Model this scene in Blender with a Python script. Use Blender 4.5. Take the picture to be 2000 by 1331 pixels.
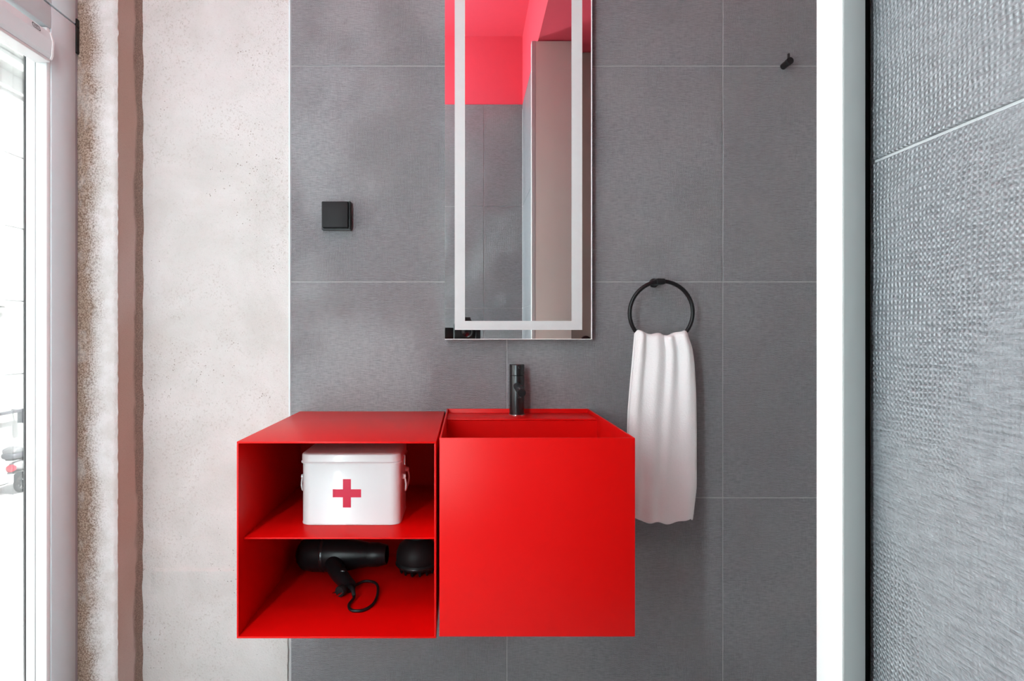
import bpy, bmesh, math, random
from mathutils import Vector, Matrix, noise

for o in list(bpy.data.objects):
    bpy.data.objects.remove(o, do_unlink=True)
scene = bpy.context.scene
C = scene.collection
rnd = random.Random(4)

# ------------------------------------------------------------------ camera, light, exposure
CAMZ = 1.1
cd = bpy.data.cameras.new('photo_camera')
cd.sensor_width = 36; cd.sensor_fit = 'HORIZONTAL'
cd.lens = 1175 * 36 / 2000
cd.shift_x = 89 / 2000; cd.shift_y = -17.5 / 2000
cd.clip_start = 0.01; cd.clip_end = 200
co = bpy.data.objects.new('photo_camera', cd); C.objects.link(co)
co.location = (0, 0, CAMZ); co.rotation_euler = (math.pi / 2, 0, 0)
scene.camera = co

w = bpy.data.worlds.new('overcast_sky'); scene.world = w; w.use_nodes = True
bg = w.node_tree.nodes['Background']
bg.inputs[0].default_value = (0.97, 0.985, 1.0, 1); bg.inputs[1].default_value = 1.2

sd = bpy.data.lights.new('sun', 'SUN'); sd.energy = 7.5; sd.angle = math.radians(2); sd.color = (1.0, 0.99, 0.97)
so = bpy.data.objects.new('sun', sd); C.objects.link(so)
so.rotation_euler = Vector((-0.62, 0.25, -0.74)).to_track_quat('-Z', 'Y').to_euler()
so.location = (20, -8, 25)

# daylight portal in the glazed door opening (sampling guide only, gives no light itself)
pd = bpy.data.lights.new('daylight_portal', 'AREA'); pd.shape = 'RECTANGLE'; pd.size = 1.75; pd.size_y = 1.7
pd.cycles.is_portal = True
po = bpy.data.objects.new('daylight_portal', pd); C.objects.link(po)
po.location = (-1.075, 0.62, 0.93)
po.rotation_euler = Vector((1, 0, 0)).to_track_quat('-Z', 'Y').to_euler()

vs = scene.view_settings
scene.display_settings.display_device = 'sRGB'
vs.view_transform = 'Standard'; vs.look = 'None'; vs.exposure = 1.5; vs.gamma = 1.0; vs.use_curve_mapping = False

# ------------------------------------------------------------------ helpers
def tag(o, label=None, cat=None, group=None, kind=None):
    if label: o['label'] = label
    if cat: o['category'] = cat
    if group: o['group'] = group
    if kind: o['kind'] = kind
    return o

def thing(name, loc, label=None, cat=None, group=None, kind=None):
    o = bpy.data.objects.new(name, None); C.objects.link(o)
    o.empty_display_size = 0.05; o.location = loc
    return tag(o, label, cat, group, kind)

def wpos(o):
    p = Vector(o.location)
    while o.parent:
        o = o.parent; p += Vector(o.location)
    return p

def mk(name, bm, mat, parent=None, smooth=False, mods=None):
    """link a bmesh (world coordinates) as one mesh object with its origin at its own centre"""
    bmesh.ops.recalc_face_normals(bm, faces=bm.faces[:])
    vs_ = [v.co for v in bm.verts]
    lo = Vector([min(v[i] for v in vs_) for i in range(3)]); hi = Vector([max(v[i] for v in vs_) for i in range(3)])
    c = (lo + hi) / 2
    bmesh.ops.translate(bm, verts=bm.verts[:], vec=-c)
    me = bpy.data.meshes.new(name); bm.to_mesh(me); bm.free()
    if smooth:
        for p in me.polygons: p.use_smooth = True
        if smooth != True:
            try: me.set_sharp_from_angle(angle=math.radians(smooth))
            except Exception: pass
    if mat: me.materials.append(mat)
    o = bpy.data.objects.new(name, me); C.objects.link(o)
    if parent:
        o.parent = parent; o.location = c - wpos(parent)
    else:
        o.location = c
    return o

def bx(bm, x0, x1, y0, y1, z0, z1, bev=0.0, seg=2):
    b = bmesh.new()
    bmesh.ops.create_cube(b, size=1)
    for v in b.verts:
        v.co = Vector(((x0 + x1) / 2 + v.co.x * (x1 - x0), (y0 + y1) / 2 + v.co.y * (y1 - y0), (z0 + z1) / 2 + v.co.z * (z1 - z0)))
    if bev > 0:
        bmesh.ops.bevel(b, geom=b.edges[:], offset=bev, segments=seg, profile=0.5, affect='EDGES')
    merge(bm, b)
    return bm

def merge(bm, b):
    m = {}
    for v in b.verts: m[v] = bm.verts.new(v.co)
    for f in b.faces:
        try: bm.faces.new([m[v] for v in f.verts])
        except ValueError: pass
    b.free()

def box(name, x0, x1, y0, y1, z0, z1, mat, parent=None, bev=0.0, seg=2):
    return mk(name, bx(bmesh.new(), x0, x1, y0, y1, z0, z1, bev, seg), mat, parent, smooth=(35 if bev > 0 else False))

def frame_at(d):
    d = d.normalized()
    up = Vector((0, 0, 1)) if abs(d.z) < 0.95 else Vector((0, 1, 0))
    a = d.cross(up).normalized(); b = d.cross(a).normalized()
    return a, b

def tube(bm, pts, rad, n=12, cap=True, closed=False):
    pts = [Vector(p) for p in pts]
    if not isinstance(rad, (list, tuple)): rad = [rad] * len(pts)
    N = len(pts); rings = []; pa = None
    for i, p in enumerate(pts):
        if closed: d = pts[(i + 1) % N] - pts[i - 1]
        else: d = pts[min(i + 1, N - 1)] - pts[max(i - 1, 0)]
        d.normalize()
        if pa is None: a, b = frame_at(d)
        else:
            a = (pa - d * pa.dot(d)).normalized(); b = d.cross(a)
        pa = a
        rings.append([bm.verts.new(p + rad[i] * (math.cos(t) * a + math.sin(t) * b)) for t in [2 * math.pi * k / n for k in range(n)]])
    for i in range(N if closed else N - 1):
        r0, r1 = rings[i], rings[(i + 1) % N]
        for k in range(n):
            bm.faces.new([r0[k], r0[(k + 1) % n], r1[(k + 1) % n], r1[k]])
    if cap and not closed:
        bm.faces.new(rings[0][::-1]); bm.faces.new(rings[-1])
    return bm

def lathe(bm, prof, origin, axis=(0, 0, 1), n=32):
    """prof: (radius, height along axis)"""
    o = Vector(origin); ax = Vector(axis).normalized(); a, b = frame_at(ax)
    rings = []
    for r, h in prof:
        if r < 1e-6: rings.append([bm.verts.new(o + ax * h)])
        else: rings.append([bm.verts.new(o + ax * h + r * (math.cos(t) * a + math.sin(t) * b)) for t in [2 * math.pi * k / n for k in range(n)]])
    for r0, r1 in zip(rings[:-1], rings[1:]):
        for k in range(n):
            q = [r0[k % len(r0)], r0[(k + 1) % len(r0)], r1[(k + 1) % len(r1)], r1[k % len(r1)]]
            u = []
            for v in q:
                if v not in u: u.append(v)
            if len(u) >= 3:
                try: bm.faces.new(u)
                except ValueError: pass
    return bm

def prism(bm, poly, axis, a0, a1):
    """extrude a 2d polygon; axis 'x': poly=(y,z), 'y': (x,z), 'z': (x,y)"""
    def P(u, v, a):
        return {'x': (a, u, v), 'y': (u, a, v), 'z': (u, v, a)}[axis]
    A = [bm.verts.new(P(u, v, a0)) for u, v in poly]; B = [bm.verts.new(P(u, v, a1)) for u, v in poly]
    n = len(poly)
    for i in range(n): bm.faces.new([A[i], A[(i + 1) % n], B[(i + 1) % n], B[i]])
    bm.faces.new(A[::-1]); bm.faces.new(B)
    return bm

def rrect(x0, x1, y0, y1, r, n=6):
    out = []
    for cx, cy, s in ((x1 - r, y1 - r, 0), (x0 + r, y1 - r, 90), (x0 + r, y0 + r, 180), (x1 - r, y0 + r, 270)):
        for k in range(n + 1):
            t = math.radians(s + 90 * k / n); out.append((cx + r * math.cos(t), cy + r * math.sin(t)))
    return out

def spline(pts, n=8, closed=False):
    """catmull-rom"""
    pts = [Vector(p) for p in pts]; out = []; N = len(pts)
    for i in range(N if closed else N - 1):
        if closed: p0, p1, p2, p3 = pts[i - 1], pts[i], pts[(i + 1) % N], pts[(i + 2) % N]
        else: p0, p1, p2, p3 = pts[max(i - 1, 0)], pts[i], pts[i + 1], pts[min(i + 2, N - 1)]
        for k in range(n):
            t = k / n
            out.append(0.5 * ((2 * p1) + (-p0 + p2) * t + (2 * p0 - 5 * p1 + 4 * p2 - p3) * t * t + (-p0 + 3 * p1 - 3 * p2 + p3) * t ** 3))
    if not closed: out.append(pts[-1])
    return out

# ------------------------------------------------------------------ materials
class NT:
    def __init__(s, name):
        s.m = bpy.data.materials.new(name); s.m.use_nodes = True
        s.t = s.m.node_tree; s.b = s.t.nodes['Principled BSDF']
    def n(s, typ, **kw):
        nd = s.t.nodes.new(typ)
        for k, v in kw.items():
            if k.startswith('i_'): nd.inputs[k[2:].replace('_', ' ')].default_value = v
            else: setattr(nd, k, v)
        return nd
    def l(s, a, b): s.t.links.new(a, b)
    def math(s, op, a, b=None, c=None, clamp=False):
        nd = s.t.nodes.new('ShaderNodeMath'); nd.operation = op; nd.use_clamp = clamp
        for i, v in enumerate((a, b, c)):
            if v is None: continue
            if isinstance(v, (int, float)): nd.inputs[i].default_value = v
            else: s.l(v, nd.inputs[i])
        return nd.outputs[0]
    def mix(s, f, a, b, typ='MIX'):
        nd = s.t.nodes.new('ShaderNodeMix'); nd.data_type = 'RGBA'; nd.blend_type = typ
        for i, v in ((0, f), (6, a), (7, b)):
            if isinstance(v, (int, float)): nd.inputs[i].default_value = v
            elif isinstance(v, tuple): nd.inputs[i].default_value = (*v[:3], 1)
            else: s.l(v, nd.inputs[i])
        return nd.outputs[2]
    def ramp(s, f, lo, hi, a=0.0, b=1.0):
        nd = s.t.nodes.new('ShaderNodeMapRange'); nd.interpolation_type = 'SMOOTHSTEP'
        s.l(f, nd.inputs[0])
        for i, v in ((1, lo), (2, hi), (3, a), (4, b)): nd.inputs[i].default_value = v
        return nd.outputs[0]
    def noise(s, vec, scale, detail=3.0, rough=0.5, dist=0.0):
        nd = s.t.nodes.new('ShaderNodeTexNoise'); nd.inputs['Scale'].default_value = scale
        nd.inputs['Detail'].default_value = detail; nd.inputs['Roughness'].default_value = rough; nd.inputs['Distortion'].default_value = dist
        s.l(vec, nd.inputs['Vector']); return nd.outputs[0]
    def pos(s):
        return s.n('ShaderNodeNewGeometry').outputs['Position']
    def scaled(s, vec, sc):
        nd = s.n('ShaderNodeMapping'); nd.inputs['Scale'].default_value = sc; s.l(vec, nd.inputs[0]); return nd.outputs[0]
    def bump(s, h, strength, dist):
        nd = s.n('ShaderNodeBump'); nd.inputs['Strength'].default_value = strength; nd.inputs['Distance'].default_value = dist
        s.l(h, nd.inputs['Height']); s.l(nd.outputs[0], s.b.inputs['Normal'])
    def set(s, **kw):
        for k, v in kw.items():
            i = s.b.inputs[k.replace('_', ' ')]
            if isinstance(v, tuple): i.default_value = (*v, 1) if len(v) == 3 else v
            elif isinstance(v, (int, float)): i.default_value = v
            else: s.l(v, i)
        return s

def plain(name, col, rough=0.5, metal=0.0, var=0.05, scale=30, bump=0.0, bscale=300, spec=0.5, coat=0.0):
    t = NT(name); p = t.pos()
    nz = t.noise(p, scale, 3)
    d = tuple(max(0, c * (1 - var)) for c in col); h = tuple(min(1, c * (1 + var)) for c in col)
    t.set(Base_Color=t.mix(nz, d, h), Roughness=rough, Metallic=metal)
    t.b.inputs['Specular IOR Level'].default_value = spec
    t.b.inputs['Coat Weight'].default_value = coat
    if bump > 0: t.bump(t.noise(p, bscale, 2), bump, 0.001)
    return t.m

def mat_tile():
    t = NT('linen_tile'); p = t.pos()
    sp = t.n('ShaderNodeSeparateXYZ'); t.l(p, sp.inputs[0])
    u = t.math('ADD', sp.outputs[0], sp.outputs[1]); v = sp.outputs[2]
    warp = t.noise(p, 14, 2); warp2 = t.noise(t.scaled(p, (1.3, 1.7, 1)), 11, 2)
    fine = t.noise(p, 120, 2)
    K = 2 * math.pi / 0.0042
    su = t.math('SINE', t.math('ADD', t.math('MULTIPLY', u, K), t.math('MULTIPLY', t.math('ADD', warp, t.math('MULTIPLY', fine, 0.30)), 14)))
    sv = t.math('SINE', t.math('ADD', t.math('MULTIPLY', v, K), t.math('MULTIPLY', t.math('ADD', warp2, t.math('MULTIPLY', fine, 0.32)), 16)))
    big = t.noise(p, 3.2, 2, 0.5, 0.6)
    hor = t.noise(t.scaled(p, (55, 55, 420)), 1.0, 3, 0.6)      # horizontal thread streaks
    ver = t.noise(t.scaled(p, (420, 420, 70)), 1.0, 3, 0.6)
    wu = t.ramp(big, 0.42, 0.60); wv = t.ramp(big, 0.60, 0.36, 0.35, 1.0)
    big2 = t.noise(t.scaled(p, (2.3, 2.3, 1.9)), 1.7, 2)
    amp = t.ramp(big2, 0.40, 0.60, 0.2, 1.5)
    h = t.math('ADD', t.math('MULTIPLY', t.math('MULTIPLY', su, wu), 0.45), t.math('MULTIPLY', t.math('MULTIPLY', sv, wv), 0.5))
    h = t.math('ADD', h, t.math('MULTIPLY', t.math('MULTIPLY', su, sv), 0.45))
    h = t.math('MULTIPLY', h, amp)
    h = t.math('ADD', h, t.math('MULTIPLY', t.math('SUBTRACT', hor, 0.5), 2.2))
    h = t.math('ADD', h, t.math('MULTIPLY', t.math('SUBTRACT', ver, 0.5), 0.9))
    f = t.ramp(h, -0.9, 0.9)
    oi = t.n('ShaderNodeObjectInfo')
    base = t.mix(oi.outputs['Random'], (0.176, 0.186, 0.202), (0.202, 0.212, 0.228))
    dark = t.mix(0.55, base, (0.05, 0.05, 0.056)); light = t.mix(0.30, base, (0.42, 0.43, 0.45))
    c = t.mix(f, dark, light)
    c = t.mix(t.ramp(t.noise(p, 5, 3), 0.35, 0.7, 0, 0.25), c, (0.23, 0.226, 0.23))
    t.set(Base_Color=c, Roughness=0.43); t.b.inputs['Specular IOR Level'].default_value = 1.0
    t.bump(h, 0.7, 0.0011)
    return t.m

def mat_plaster():
    t = NT('old_lime_plaster'); p = t.pos()
    big = t.noise(p, 4.5, 4, 0.6, 0.4); mid = t.noise(p, 22, 4, 0.65); fine = t.noise(p, 190, 3, 0.7); grit = t.noise(p, 520, 2, 0.6)
    c = t.mix(t.ramp(big, 0.3, 0.7), (0.60, 0.59, 0.565), (0.70, 0.69, 0.675))
    c = t.mix(t.ramp(t.noise(p, 9, 3, 0.6), 0.55, 0.75, 0, 0.35), c, (0.62, 0.585, 0.545))
    c = t.mix(t.math('MULTIPLY', t.ramp(fine, 0.54, 0.68, 0, 0.55), t.ramp(t.noise(p, 7, 3, 0.6), 0.38, 0.62, 0.25, 1.0)), c, (0.40, 0.36, 0.32))
    # pits and specks gathered in loose drifts
    vo = t.n('ShaderNodeTexVoronoi'); vo.inputs['Scale'].default_value = 150; t.l(p, vo.inputs['Vector'])
    dr = t.ramp(t.noise(t.scaled(p, (1, 1, 0.6)), 6, 3, 0.6), 0.44, 0.62)
    sizes = t.math('MULTIPLY', t.ramp(t.noise(p, 70, 1), 0.44, 0.72, 0.0, 0.30), dr)
    sp = t.math('LESS_THAN', vo.outputs['Distance'], sizes)
    c = t.mix(t.math('MULTIPLY', sp, 0.7), c, (0.22, 0.18, 0.15))
    t.set(Base_Color=c, Roughness=0.9)
    h = t.math('ADD', t.math('MULTIPLY', mid, 1.2), t.math('ADD', t.math('MULTIPLY', fine, 0.8), t.math('MULTIPLY', grit, 0.3)))
    h = t.math('SUBTRACT', h, t.math('MULTIPLY', sp, 0.5))
    t.bump(h, 0.7, 0.005)
    return t.m

def mat_pier():
    """render of the pier: brown sand coat worn through along the outer edge, pale lime skin over the rest"""
    t = NT('stained_pier_render'); p = t.pos()
    sp = t.n('ShaderNodeSeparateXYZ'); t.l(p, sp.inputs[0])
    fine = t.noise(p, 260, 3, 0.7); mid = t.noise(p, 26, 4, 0.6); wob = t.noise(t.scaled(p, (1, 1, 0.8)), 5, 3, 0.6)
    edge = t.math('ADD', sp.outputs[0], 1.007)                                    # 0 at the outer corner, 0.10 at the inner one
    edge = t.math('SUBTRACT', edge, t.math('MULTIPLY', t.math('SUBTRACT', wob, 0.42), 0.10))
    edge = t.math('ADD', edge, t.math('MULTIPLY', t.math('SUBTRACT', fine, 0.5), 0.075))
    blot = t.noise(t.scaled(p, (1, 1, 0.7)), 17, 3, 0.65)
    stain = t.ramp(edge, 0.066, 0.012)
    stain = t.math('MULTIPLY', stain, t.ramp(blot, 0.28, 0.52, 0.62, 1.0))
    pale = t.mix(t.ramp(mid, 0.35, 0.65), (0.62, 0.605, 0.58), (0.71, 0.70, 0.69))
    brown = t.mix(t.ramp(fine, 0.35, 0.65), (0.16, 0.098, 0.068), (0.44, 0.325, 0.25))
    c = t.mix(t.math('MULTIPLY', stain, 1.0, None, True), pale, brown)
    c = t.mix(t.ramp(fine, 0.62, 0.72, 0, 0.5), c, (0.40, 0.33, 0.28))
    t.set(Base_Color=c, Roughness=0.92)
    t.bump(t.math('ADD', fine, t.math('MULTIPLY', mid, 1.2)), 0.6, 0.004)
    return t.m

def mat_clay():
    t = NT('pink_brown_clay_render'); p = t.pos()
    sp = t.n('ShaderNodeSeparateXYZ'); t.l(p, sp.inputs[0])
    fine = t.noise(p, 330, 3, 0.65); mid = t.noise(t.scaled(p, (1, 1, 0.35)), 16, 3, 0.6); big = t.noise(p, 2.2, 2)
    c = t.mix(t.ramp(big, 0.35, 0.65), (0.48, 0.335, 0.275), (0.54, 0.43, 0.385))
    c = t.mix(t.ramp(fine, 0.52, 0.75, 0, 0.35), c, (0.32, 0.20, 0.16))
    # rough brown scratch coat left bare along the inner corner
    e = t.math('ADD', sp.outputs[1], t.math('MULTIPLY', t.math('SUBTRACT', mid, 0.5), 0.06))
    c = t.mix(t.ramp(e, 1.632, 1.648), c, t.mix(t.ramp(fine, 0.4, 0.65), (0.20, 0.14, 0.11), (0.34, 0.25, 0.20)))
    t.set(Base_Color=c, Roughness=0.9)
    t.bump(t.math('ADD', fine, t.math('MULTIPLY', mid, 1.5)), 0.4, 0.003)
    return t.m

def mat_glass():
    t = NT('window_glass'); nt = t.t
    nt.nodes.remove(t.b)
    tr = t.n('ShaderNodeBsdfTransparent'); tr.inputs[0].default_value = (0.97, 0.985, 0.98, 1)
    gl = t.n('ShaderNodeBsdfGlossy'); gl.inputs['Roughness'].default_value = 0.02
    fr = t.n('ShaderNodeFresnel'); fr.inputs[0].default_value = 1.45
    mx = t.n('ShaderNodeMixShader'); t.l(t.math('MULTIPLY', fr.outputs[0], 0.6), mx.inputs[0]); t.l(tr.outputs[0], mx.inputs[1]); t.l(gl.outputs[0], mx.inputs[2])
    t.l(mx.outputs[0], nt.nodes['Material Output'].inputs[0])
    return t.m

def mat_facade():
    t = NT('pale_stone_facade'); p = t.pos()
    c = t.mix(t.noise(p, 0.8, 4, 0.6), (0.40, 0.40, 0.39), (0.46, 0.46, 0.45))
    c = t.mix(t.ramp(t.noise(t.scaled(p, (1, 1, 0.25)), 2.5, 4, 0.6), 0.55, 0.8, 0, 0.25), c, (0.32, 0.31, 0.285))
    t.set(Base_Color=c, Roughness=0.85); t.bump(t.noise(p, 40, 3), 0.15, 0.01)
    return t.m

def mat_towel():
    t = NT('white_terry_cloth'); p = t.pos()
    n1 = t.noise(p, 900, 2, 0.6); n2 = t.noise(p, 260, 2)
    t.set(Base_Color=t.mix(n2, (0.90, 0.90, 0.90), (0.94, 0.94, 0.94)), Roughness=0.95)
    t.b.inputs['Sheen Weight'].default_value = 0.25
    t.bump(t.math('ADD', n1, n2), 0.5, 0.0015)
    return t.m

def mat_frost():
    t = NT('frosted_mirror_band'); p = t.pos()
    t.set(Base_Color=t.mix(t.noise(p, 60, 2), (0.58, 0.60, 0.60), (0.62, 0.64, 0.64)), Roughness=0.45)
    return t.m

M = {}
M['tile'] = mat_tile(); M['plaster'] = mat_plaster(); M['pier'] = mat_pier(); M['clay'] = mat_clay()
M['glass'] = mat_glass(); M['facade'] = mat_facade(); M['towel'] = mat_towel(); M['frost'] = mat_frost()
M['grout'] = plain('pale_grout', (0.43, 0.43, 0.44), 0.9, bump=0.2)
M['red_paint'] = plain('red_wall_paint', (0.74, 0.068, 0.105), 0.55, var=0.03, bump=0.05)
M['red'] = plain('red_powder_coat', (0.68, 0.002, 0.002), 0.38, var=0.02, scale=12, bump=0.02, bscale=700, spec=0.22)
M['black'] = plain('matt_black_metal', (0.009, 0.009, 0.010), 0.34, var=0.2, spec=0.3)
M['black_plastic'] = plain('black_plastic', (0.008, 0.008, 0.009), 0.32, var=0.2, spec=0.25)
M['soft_black'] = plain('soft_black_rubber', (0.010, 0.010, 0.011), 0.55, var=0.2, spec=0.25)
M['gun'] = plain('dark_brushed_metal', (0.05, 0.052, 0.054), 0.25, metal=0.8, var=0.1)
M['chrome'] = plain('chrome', (0.75, 0.75, 0.75), 0.12, metal=1.0, var=0.03)
M['alu'] = plain('pale_grey_aluminium', (0.66, 0.745, 0.77), 0.38, var=0.03, spec=0.5)
M['alu_blue'] = plain('blue_grey_aluminium', (0.46, 0.49, 0.54), 0.45, var=0.04)
M['white_frame'] = plain('white_frame_lacquer', (0.88, 0.885, 0.89), 0.35, var=0.02)
M['cassette'] = plain('white_blind_housing', (0.76, 0.82, 0.835), 0.3, var=0.02)
M['seal'] = plain('grey_rubber_seal', (0.09, 0.093, 0.096), 0.7, var=0.1)
M['jamb'] = plain('white_satin_jamb', (0.62, 0.625, 0.62), 0.4, var=0.02)
M['jamb_shaded_face'] = plain('shaded_jamb_grey', (0.27, 0.275, 0.27), 0.4, var=0.03)  # darker copy of the white jamb, its shade put into the colour
M['beige'] = plain('beige_painted_board', (0.80, 0.775, 0.71), 0.5, var=0.03, scale=8)
M['door'] = plain('brown_beige_door', (0.42, 0.36, 0.31), 0.5, var=0.05, scale=10)
M['floor'] = plain('pale_grey_floor', (0.60, 0.60, 0.605), 0.6, var=0.1, scale=9)
M['paintwall'] = plain('white_painted_wall', (0.72, 0.71, 0.70), 0.8, var=0.03)
M['mirror'] = plain('mirror_silver', (0.90, 0.91, 0.91), 0.0, metal=1.0, var=0.0)
M['white_enamel'] = plain('white_enamel', (0.69, 0.69, 0.695), 0.28, var=0.015, coat=0.2)
M['cross'] = plain('crimson_print', (0.60, 0.006, 0.05), 0.4, var=0.03)
M['paving'] = plain('pale_paving', (0.38, 0.38, 0.38), 0.85, var=0.08, scale=3)
M['dark_steel'] = plain('weathered_dark_steel', (0.045, 0.045, 0.055), 0.5, var=0.15)
M['silver'] = plain('silver_paint', (0.30, 0.305, 0.31), 0.35, metal=0.3, var=0.03)
M['box_grey'] = plain('grey_box_plastic', (0.13, 0.13, 0.135), 0.3, var=0.05)
M['tyre'] = plain('tyre_rubber', (0.02, 0.02, 0.021), 0.8, var=0.2)
M['tail'] = plain('red_lens', (0.42, 0.008, 0.025), 0.2, var=0.05)
M['lens'] = plain('dark_lens_glass', (0.006, 0.007, 0.010), 0.03, var=0.1, coat=0.6)

# ------------------------------------------------------------------ room shell
Y1 = 1.670          # sink wall face
YB = -0.262         # wall behind the camera
XR = 0.330          # tiled face of the short wall at the right
XL = -1.0           # face of the glazed front at the left
FZ = 0.036; CZ = 2.84
TZ = [0.038, 0.638, 1.238, 1.838, 2.438]
G = 0.0013          # half a grout joint

floor = box('floor', -1.06, 1.40, YB - 0.08, Y1 + 0.10, FZ - 0.12, FZ, M['floor']); tag(floor, 'pale grey floor of the small washroom', 'floor', kind='structure')
ceiling = box('ceiling', -1.06, 1.40, YB - 0.08, Y1 + 0.10, CZ, CZ + 0.15, M['red_paint']); tag(ceiling, 'ceiling painted bright coral red, seen in the mirror', 'ceiling', kind='structure')

tile_meshes = {}
def tile(parent, axis, a0, a1, z0, z1, face, inward):
    """one ceramic tile. axis 'x' : spans a0..a1 in x, face at y; axis 'y' : spans a0..a1 in y, face at x. inward: +1/-1 depth direction"""
    key = (axis, round(a1 - a0, 4), round(z1 - z0, 4), inward)
    th = 0.009
    if key not in tile_meshes:
        b = bmesh.new(); wa = (a1 - a0) / 2 - G; hz = (z1 - z0) / 2 - G
        if axis == 'x': bx(b, -wa, wa, 0, th * inward, -hz, hz)
        else: bx(b, 0, th * inward, -wa, wa, -hz, hz)
        bmesh.ops.recalc_face_normals(b, faces=b.faces[:])
        bmesh.ops.bevel(b, geom=b.edges[:], offset=0.0008, segments=1, affect='EDGES')
        me = bpy.data.meshes.new('tile'); b.to_mesh(me); b.free(); me.materials.append(M['tile']); tile_meshes[key] = me
    o = bpy.data.objects.new('tile', tile_meshes[key]); C.objects.link(o)
    c = Vector(((a0 + a1) / 2, face, (z0 + z1) / 2)) if axis == 'x' else Vector((face, (a0 + a1) / 2, (z0 + z1) / 2))
    o.parent = parent; o.location = c - wpos(parent)
    return o

# --- sink wall
XT = -0.4877
wb = box('wall_back', -1.06, 1.40, Y1 + 0.010, Y1 + 0.10, FZ, CZ, M['paintwall']); tag(wb, 'sink wall of large grey linen-textured tiles with pale grout', 'wall', kind='structure')
mk('grout_bed', bx(bmesh.new(), XT - 0.002, 1.36, Y1 + 0.0022, Y1 + 0.0098, FZ, 2.438), M['grout'], wb)
for x0 in (XT, XT + 0.6, XT + 1.2):
    x1 = x0 + 0.6
    for z0, z1 in zip(TZ[:-1], TZ[1:]): tile(wb, 'x', x0, x1, z0, z1, Y1, 1)
for z0, z1 in zip(TZ[:-1], TZ[1:]): tile(wb, 'x', XT + 1.8, 1.36, z0, z1, Y1, 1)
box('edge_trim', XT - 0.0055, XT - 0.0012, Y1 - 0.001, Y1 + 0.0098, 0.60, 2.438, M['alu'], wb)
box('painted_band', XT, 1.36, Y1 + 0.002, Y1 + 0.0098, 2.439, CZ, M['red_paint'], wb)

def rough_sheet(bm, O, U, V, nu, nv, N, amp, f=14.0, edge=None):
    O, U, V, N = Vector(O), Vector(U), Vector(V), Vector(N); g = []
    for j in range(nv + 1):
        row = []
        for i in range(nu + 1):
            p = O + U * (i / nu) + V * (j / nv)
            d = noise.noise(p * f) * amp + noise.noise(p * f * 4) * amp * 0.45 + noise.noise(p * f * 0.25) * amp * 1.2
            q = p + N * d
            if edge: q = edge(q, i / nu, j / nv)
            row.append(bm.verts.new(q))
        g.append(row)
    for j in range(nv):
        for i in range(nu): bm.faces.new([g[j][i], g[j][i + 1], g[j + 1][i + 1], g[j + 1][i]])
    return bm

XP = -0.904         # inner face of the pier
YP = 1.555          # front face of the pier
def pl_edge(q, s, t):
    if s > 0.97 and q.z < 0.58: q.x += -0.003 + 0.005 * noise.noise(Vector((0, 0, q.z * 45))); 
    # horizontal trowel ledge
    e = q.z - (0.438 + 0.004 * noise.noise(Vector((q.x * 20, 0, 0))))
    if -0.80 > q.x or True:
        k = max(0.0, 1 - e / 0.005) if e > 0 else max(0.0, 1 + e / 0.07)
        if -0.87 < q.x < -0.60: q.y -= 0.0065 * k
        if e < 0: q.y -= 0.0012
    return q
b = rough_sheet(bmesh.new(), (XP - 0.01, Y1 + 0.0005, FZ), (XT - 0.0058 - XP + 0.01, 0, 0), (0, 0, CZ - FZ), 70, 420, (0, -1, 0), 0.0016, 14, pl_edge)
ret = bmesh.ops.extrude_face_region(b, geom=b.faces[:])
for g in ret['geom']:
    if isinstance(g, bmesh.types.BMVert): g.co.y = Y1 + 0.0098
mk('plaster_panel', b, M['plaster'], wb, smooth=40)

# --- pier between plaster and glazed front
pier = thing('wall_left_pier', ((-1.06 + XP) / 2, 1.61, FZ), 'rough plaster pier beside the glazed door with brown staining', 'wall', kind='structure')
def pier_edge(q, s, t):
    if s > 0.93:
        r = (s - 0.93) / 0.07; q.y += 0.006 * r * r
        if s > 0.99: q.x += 0.0022 * noise.noise(Vector((3, 0, q.z * 60)))
    if s < 0.06: q.y += 0.005 * (1 - s / 0.06)
    q.y -= 0.006 * math.sin(math.pi * s)
    return q
b = rough_sheet(bmesh.new(), (-1.0205, YP, FZ), (XP + 1.0205, 0, 0), (0, 0, CZ - FZ), 24, 420, (0, -1, 0), 0.0014, 22, pier_edge)
mk('pale_face', b, M['pier'], pier, smooth=60)
def clay_edge(q, s, t):
    if s > 0.72: q.x += 0.010 * ((s - 0.72) / 0.28) ** 1.5 * (1 + 0.7 * noise.noise(Vector((1, 0, q.z * 14))))
    return q
b = rough_sheet(bmesh.new(), (XP - 0.0005, YP + 0.005, FZ), (0, Y1 + 0.004 - YP, 0), (0, 0, CZ - FZ), 20, 420, (1, 0, 0), 0.0009, 20, clay_edge)
mk('clay_side', b, M['clay'], pier, smooth=60)
box('core', -1.06, XP - 0.006, YP + 0.012, Y1 + 0.0098, FZ, CZ, M['paintwall'], pier)

# --- wall behind the camera
wf = box('wall_front', -1.06, XR, YB - 0.08, YB - 0.010, FZ, CZ, M['paintwall']); tag(wf, 'tiled wall opposite the sink with red band above, seen in the mirror', 'wall', kind='structure')
mk('grout_bed', bx(bmesh.new(), -1.0, XR, YB - 0.0098, YB - 0.0022, FZ, 2.438), M['grout'], wf)
for x0, x1 in ((0.102, XR), (-0.498, 0.102), (-1.0, -0.498)):
    for z0, z1 in zip(TZ[:-1], TZ[1:]): tile(wf, 'x', x0, x1, z0, z1, YB, -1)
box('painted_band', -1.0, XR, YB - 0.0098, YB, 2.439, CZ, M['red_paint'], wf)

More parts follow.
